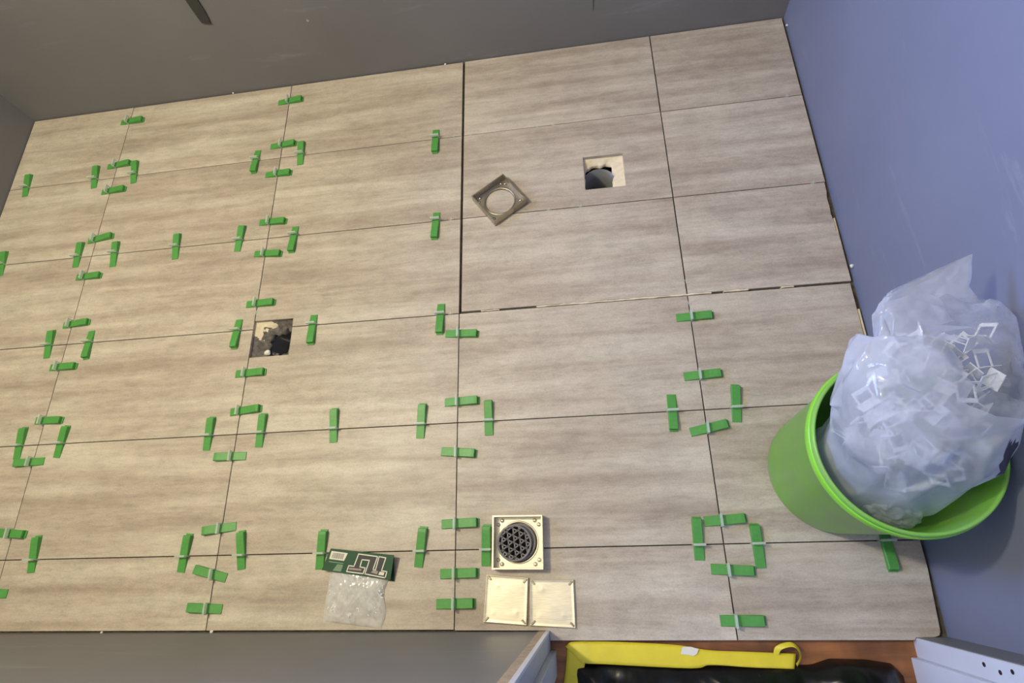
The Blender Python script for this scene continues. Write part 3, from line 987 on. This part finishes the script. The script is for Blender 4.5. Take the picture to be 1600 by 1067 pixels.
def bag_point(u, a):
    c0 = catmull(cen, u)
    tg = (catmull(cen, min(u + .05, len(SP) - 1)) - catmull(cen, max(u - .05, 0))).normalized()
    hw = catmull(hws, u)
    X = Vector((1, hw.z, 0))
    if u < 8:
        X = X - tg * X.dot(tg)
    X.normalize()
    Yv = (X.cross(tg)).normalized()
    ca, sa = math.cos(a), math.sin(a)
    sq = 1 / (abs(ca) ** 2.7 + abs(sa) ** 2.7) ** (1 / 2.7)
    return c0 + X * ca * hw.x * sq - Yv * sa * hw.y * sq, hw
hws = [Vector((q[1], q[2], q[3])) for q in SP]
NR, NS = 26, 22
br = random.Random(21)
bag_bm = bmesh.new()
rings = []
for j in range(NR + 1):
    ring = []
    for k in range(NS):
        u = (len(SP) - 1) * min(1, max(0, (j + (br.uniform(-.42, .42) if 0 < j < NR else 0)) / NR))
        p, hw = bag_point(u, 2 * math.pi * (k + br.uniform(-.42, .42)) / NS)
        kf = min(1.0, hw.y / 0.05)
        d = (p - catmull(cen, u)).normalized()
        p = p + d * (br.uniform(-0.013, 0.005) + 0.006 * noise.noise(p * 10)) * (0.18 + 0.82 * kf)
        ring.append(bag_bm.verts.new(p))
    rings.append(ring)
for ri, (a, b) in enumerate(zip(rings, rings[1:])):
    ui = (len(SP) - 1) * ri / NR
    for k in range(NS):
        k2 = (k + 1) % NS
        q = (a[k], a[k2], b[k2], b[k])
        for tri in (((0, 1, 2), (0, 2, 3)) if br.random() < .5 else ((0, 1, 3), (1, 2, 3))):
            f = bag_bm.faces.new([q[i] for i in tri])
            cc = f.calc_center_median()
            if ui > 4.7 and cc.x > 0.880 + 0.012 * noise.noise(cc * 30) and ui < 8.6:
                f.material_index = 2
            elif ui > 6.6:
                f.material_index = 3
bag_bm.faces.new(rings[0])
bmesh.ops.triangulate(bag_bm, faces=[f for f in bag_bm.faces if len(f.verts) > 4])
bmesh.ops.subdivide_edges(bag_bm, edges=bag_bm.edges[:], cuts=4, use_grid_fill=True)
for _ in range(1):
    bmesh.ops.smooth_vert(bag_bm, verts=bag_bm.verts[:], factor=0.5, use_axis_x=True, use_axis_y=True, use_axis_z=True)
for v in bag_bm.verts:
    p = v.co
    p += Vector((0, 0, 1)) * 0.0016 * noise.noise(p * 70)
    p.x = min(p.x, 0.9995 - 0.004 * abs(noise.noise(p * 30)))
    if p.z < 0.342:                          # stays inside the bucket wall
        rr = math.hypot(p.x - BX, p.y - BY)
        lim = 0.1285 + p.z * 0.036 - 0.002
        if rr > lim:
            p.x = BX + (p.x - BX) * lim / rr
            p.y = BY + (p.y - BY) * lim / rr
    p.z = max(p.z, 0.016)
for f in bag_bm.faces:
    cc = f.calc_center_median()
    if 0.938 < cc.x < 0.970 and 0.085 < cc.y < 0.130 and cc.z > 0.30 and f.normal.z > -0.3:
        f.material_index = 1
bag = tag(obj('clip_bag', bm_mesh('clip_bag', bag_bm, True), ['film', 'ink', 'film_clear', 'film_mid']), 'large crumpled milky plastic bag of clips standing in the bucket', 'bag')

# clips inside the bag
def loose_clip_mesh():
    bm = bmesh.new()
    add_box(bm, (-0.016, -0.012, 0.0), (0.016, 0.012, 0.0016))
    add_box(bm, (-0.014, -0.0008, 0.0016), (-0.0105, 0.0008, 0.024))
    add_box(bm, (0.0105, -0.0008, 0.0016), (0.014, 0.0008, 0.024))
    add_box(bm, (-0.014, -0.0010, 0.024), (0.014, 0.0010, 0.031))
    bmesh.ops.bevel(bm, geom=bm.edges[:], offset=0.0005, segments=1, affect='EDGES')
    return bm_mesh('loose_clip', bm)
LC = loose_clip_mesh()
k = 0
while k < 90:
    u = rnd.uniform(2.6, 6.5)
    c0 = catmull(cen, u)
    hw = catmull(hws, u)
    a = rnd.uniform(0, 6.28)
    r = math.sqrt(rnd.random()) * 0.72
    p = c0 + Vector((math.cos(a) * hw.x * r, math.sin(a) * hw.y * r * 0.9, rnd.uniform(-0.02, 0.025)))
    if p.x > 0.965:
        continue
    o = obj('loose_clip', LC, 'white_plastic', None, p)
    o.rotation_euler = (rnd.uniform(0, 6.28), rnd.uniform(0, 6.28), rnd.uniform(0, 6.28))
    tag(o, 'white plastic clip jumbled inside the milky bag in the bucket', 'clip', 'loose clips inside the milky bag')
    k += 1

# small clear wrapper at the front of the bucket
bm = bmesh.new()
bmesh.ops.create_icosphere(bm, subdivisions=5, radius=1.0)
for v in bm.verts:
    p = v.co.copy()
    q = Vector((p.x * 0.046, p.y * 0.026, p.z * 0.034))
    q += p * (0.006 * (1 - 2 * abs(noise.noise(p * 2.2))) + 0.004 * (1 - 2 * abs(noise.noise(p * 5.5))))
    v.co = q
o = tag(obj('plastic_wrapper', bm_mesh('plastic_wrapper', bm, True), 'film_clear', None, (0.824, 0.050, 0.270)),
        'shiny clear plastic wrapper tucked between bag and bucket rim', 'wrapper')
o.rotation_euler = (0.2, 0.1, -0.35)

# ------------------------------------------------------------------ black rubbish bag with yellow drawtape in the doorway
bb = tag(empty('rubbish_bag', (0.6, -0.45, -0.016)), 'black plastic rubbish bag with yellow drawtape lying in the doorway', 'bag')
bx0, by0 = 0.6, -0.45
verts, faces = [], []
NX, NY = 110, 80
EDGE = [(0.26, -0.236), (0.33, -0.230), (0.50, -0.236), (0.70, -0.234), (0.74, -0.232), (0.775, -0.2215), (0.845, -0.223), (0.89, -0.230), (0.907, -0.252)]
for j in range(NY + 1):
    for i in range(NX + 1):
        s, t_ = i / NX, j / NY
        x = 0.262 + 0.645 * s
        top = -0.234
        for (xa, ya), (xb, yb) in zip(EDGE, EDGE[1:]):
            if xa <= x <= xb:
                top = ya + (yb - ya) * (x - xa) / (xb - xa)
        y = top - t_ * 0.50
        e = min(1, 26 * s * (1 - s)) ** .5 * min(1, t_ * 9) ** .5 * min(1, (1 - t_) * 6) ** .5
        p = Vector((x, y, 0))
        h = 0.008 + 0.030 * noise.noise(p * 7) + 0.018 * (1 - 2 * abs(noise.noise(Vector((x * 13, y * 16, 2))))) + 0.008 * (1 - 2 * abs(noise.noise(Vector((x * 36, y * 30, 5)))))
        if s > 0.7:
            h += 0.03 * math.sin((s - .7) / .3 * math.pi)
        verts.append((x - bx0, y - by0, 0.001 + max(0.0, h + 0.02) * e))
for j in range(NY):
    for i in range(NX):
        a = j * (NX + 1) + i
        faces.append((a, a + NX + 1, a + NX + 2, a + 1))
obj('black_film', mesh('black_film', verts, faces, True), 'black_bag', bb)

def ribbon(nm, left, right, parent, org, th=0.0006, sub=8, wave=0.0008):
    """strip between two polylines (same length), with thickness"""
    L = [Vector(p) for p in left]
    R = [Vector(p) for p in right]
    n = len(L) - 1
    bm = bmesh.new()
    rows = []
    K = 6
    for j in range(n * sub + 1):
        u = j / sub
        a, b = catmull(L, u), catmull(R, u)
        row = []
        for k in range(K + 1):
            p = a.lerp(b, k / K)
            p.z += wave * noise.noise(p * 60) + wave
            row.append(p - Vector(org))
        rows.append(row)
    top = [[bm.verts.new(p) for p in r] for r in rows]
    bot = [[bm.verts.new(p - Vector((0, 0, th))) for p in r] for r in rows]
    for j in range(len(rows) - 1):
        for k in range(K):
            bm.faces.new((top[j][k], top[j + 1][k], top[j + 1][k + 1], top[j][k + 1]))
            bm.faces.new((bot[j][k], bot[j][k + 1], bot[j + 1][k + 1], bot[j + 1][k]))
        for k in (0, K):
            bm.faces.new((top[j][k], bot[j][k], bot[j + 1][k], top[j + 1][k]))
    for j in (0, -1):
        for k in range(K):
            bm.faces.new((top[j][k], top[j][k + 1], bot[j][k + 1], bot[j][k]))
    return obj(nm, bm_mesh(nm, bm, True), 'yellow', parent)
ORG = (bx0, by0, -0.016)
Z = -0.0135
ribbon('drawtape', [(0.243, -0.200, Z), (0.262, -0.190, Z + .001), (0.320, -0.1895, Z + .003), (0.470, -0.196, Z + .004), (0.540, -0.206, Z + .004), (0.620, -0.209, Z + .004), (0.712, -0.2125, Z + .003)],
       [(0.262, -0.214, Z + .004), (0.281, -0.229, Z + .010), (0.330, -0.2315, Z + .012), (0.500, -0.238, Z + .012), (0.540, -0.232, Z + .011), (0.620, -0.236, Z + .012), (0.702, -0.2385, Z + .010)], bb, ORG)
ribbon('drawtape', [(0.248, -0.196, Z - .0005), (0.243, -0.235, Z), (0.236, -0.270, Z), (0.222, -0.330, Z), (0.215, -0.40, Z)],
       [(0.285, -0.226, Z + .004), (0.279, -0.250, Z + .006), (0.273, -0.280, Z + .008), (0.262, -0.330, Z + .010), (0.256, -0.40, Z + .010)], bb, ORG)
# loop standing up at the end of the tape
lp = [(0.668, -0.2135), (0.672, -0.200), (0.688, -0.192), (0.706, -0.191), (0.718, -0.203), (0.719, -0.220), (0.710, -0.236)]
L = [(x, y, Z + 0.003 + 0.010 * math.sin(i / 6 * math.pi)) for i, (x, y) in enumerate(lp)]
Rr = [(x + (0.690 - x) * 0.30 + 0.004, y + (-0.216 - y) * 0.30, Z + 0.006 + 0.016 * math.sin(i / 6 * math.pi)) for i, (x, y) in enumerate(lp)]
ribbon('tape_loop', L, Rr, bb, ORG)
# torn white patch on the tape
bm = bmesh.new()
pc = [(0.487, -0.1995), (0.505, -0.1990), (0.520, -0.2035), (0.516, -0.212), (0.508, -0.2165), (0.499, -0.2145), (0.483, -0.2125)]
lo = [bm.verts.new((x - bx0, y - by0, Z + 0.0098 + 0.016)) for x, y in pc]
bm.faces.new(lo)
ex = bmesh.ops.extrude_face_region(bm, geom=bm.faces[:])
for v in ex['geom']:
    if isinstance(v, bmesh.types.BMVert):
        v.co.z += 0.0004
obj('torn_patch', bm_mesh('torn_patch', bm), 'card_white', bb)

# ------------------------------------------------------------------ dark strap on the back wall
bm = bmesh.new()  # narrow dark band lying flat against the wall
path = [(-0.7265, 0.95), (-0.7262, 0.70), (-0.7255, 0.50), (-0.7240, 0.36), (-0.7330, 0.30), (-0.7370, 0.272)]
st = tag(empty('dark_band', (-0.7265, YB, 0.26)), 'dark grey strap down the back wall at top left', 'band')
prev = None
rows = []
prof = [(1.05, -0.7215, 0.0165), (0.80, -0.7215, 0.0165), (0.60, -0.7218, 0.0168), (0.45, -0.7222, 0.0170), (0.36, -0.7228, 0.0172), (0.31, -0.7262, 0.0170), (0.285, -0.7285, 0.0155), (0.268, -0.7310, 0.0120)]
for (z, xc, hw) in prof:
    zt = -0.006 if z == 0.268 else 0
    rows.append([bm.verts.new((xc - hw + 0.7265, -0.0045, z - 0.26)), bm.verts.new((xc + hw + 0.7265, -0.0045, z + zt - 0.26)),
                 bm.verts.new((xc + hw + 0.7265, -0.0006, z + zt - 0.26)), bm.verts.new((xc - hw + 0.7265, -0.0006, z - 0.26))])
for a, b in zip(rows, rows[1:]):
    for k in range(4):
        bm.faces.new((a[k], a[(k + 1) % 4], b[(k + 1) % 4], b[k]))
bm.faces.new(rows[0]); bm.faces.new(rows[-1])
obj('band_strip', bm_mesh('band_strip', bm), 'band', st)
hook = lathe('band_hook', [(0.0, 0.0), (0.006, 0.0), (0.006, -0.012), (0.010, -0.014), (0.010, -0.018), (0.0, -0.019)], 16)
o = obj('band_hook', hook, 'steel', st, (0.005, 0.0, 0.80))
o.rotation_euler = (math.radians(-90), 0, 0)

# thin cord end on the back wall
bm = bmesh.new()
rows = []
for i in range(9):
    z = 0.117 + 0.05 * i
    x = 0.4253 + 0.0008 * math.sin(i * 1.7)
    r = 0.0010 if i else 0.0005
    rows.append([bm.verts.new((x + r * math.cos(a), YB - 0.0014 + r * math.sin(a), z)) for a in [k * math.pi / 3 for k in range(6)]])
for a, b in zip(rows, rows[1:]):
    for k in range(6):
        bm.faces.new((a[k], a[(k + 1) % 6], b[(k + 1) % 6], b[k]))
bm.faces.new(rows[0][::-1]); bm.faces.new(rows[-1])
tag(obj('cord', bm_mesh('cord', bm), 'band'), 'thin dark cord hanging down the back wall above the square hole', 'cord')

# ------------------------------------------------------------------ adhesive crumbs along the walls and tiles
def crumb(x, y, z, r, seed, label):
    bm = bmesh.new()
    bmesh.ops.create_icosphere(bm, subdivisions=2, radius=r)
    for v in bm.verts:
        v.co *= 1 + 0.5 * noise.noise(v.co * (1.2 / r) + Vector((seed, 0, 0)))
        v.co.z *= 0.6
    return tag(obj('adhesive_crumb', bm_mesh('adhesive_crumb', bm), 'crumb', None, (x, y, z)), label, 'crumb', 'white adhesive crumbs')
crumb(0.9995, 0.640, 0.012, 0.0045, 1, 'white adhesive blob on right wall near corner of chipped tile')
crumb(0.9995, 1.460, 0.010, 0.0035, 2, 'white adhesive dot in the back right corner')
crumb(-0.8150, 1.5020, 0.004, 0.0030, 3, 'white adhesive dot at foot of back wall between first two joints')
crumb(-0.0600, 1.5020, 0.002, 0.0035, 4, 'white adhesive dot at foot of back wall beside wide dark joint')
crumb(-0.8700, -0.1680, 0.004, 0.0030, 5, 'white adhesive dot at foot of front wall, far left')
crumb(-0.5830, -0.1675, 0.003, 0.0035, 6, 'white adhesive dot at foot of front wall near second joint')
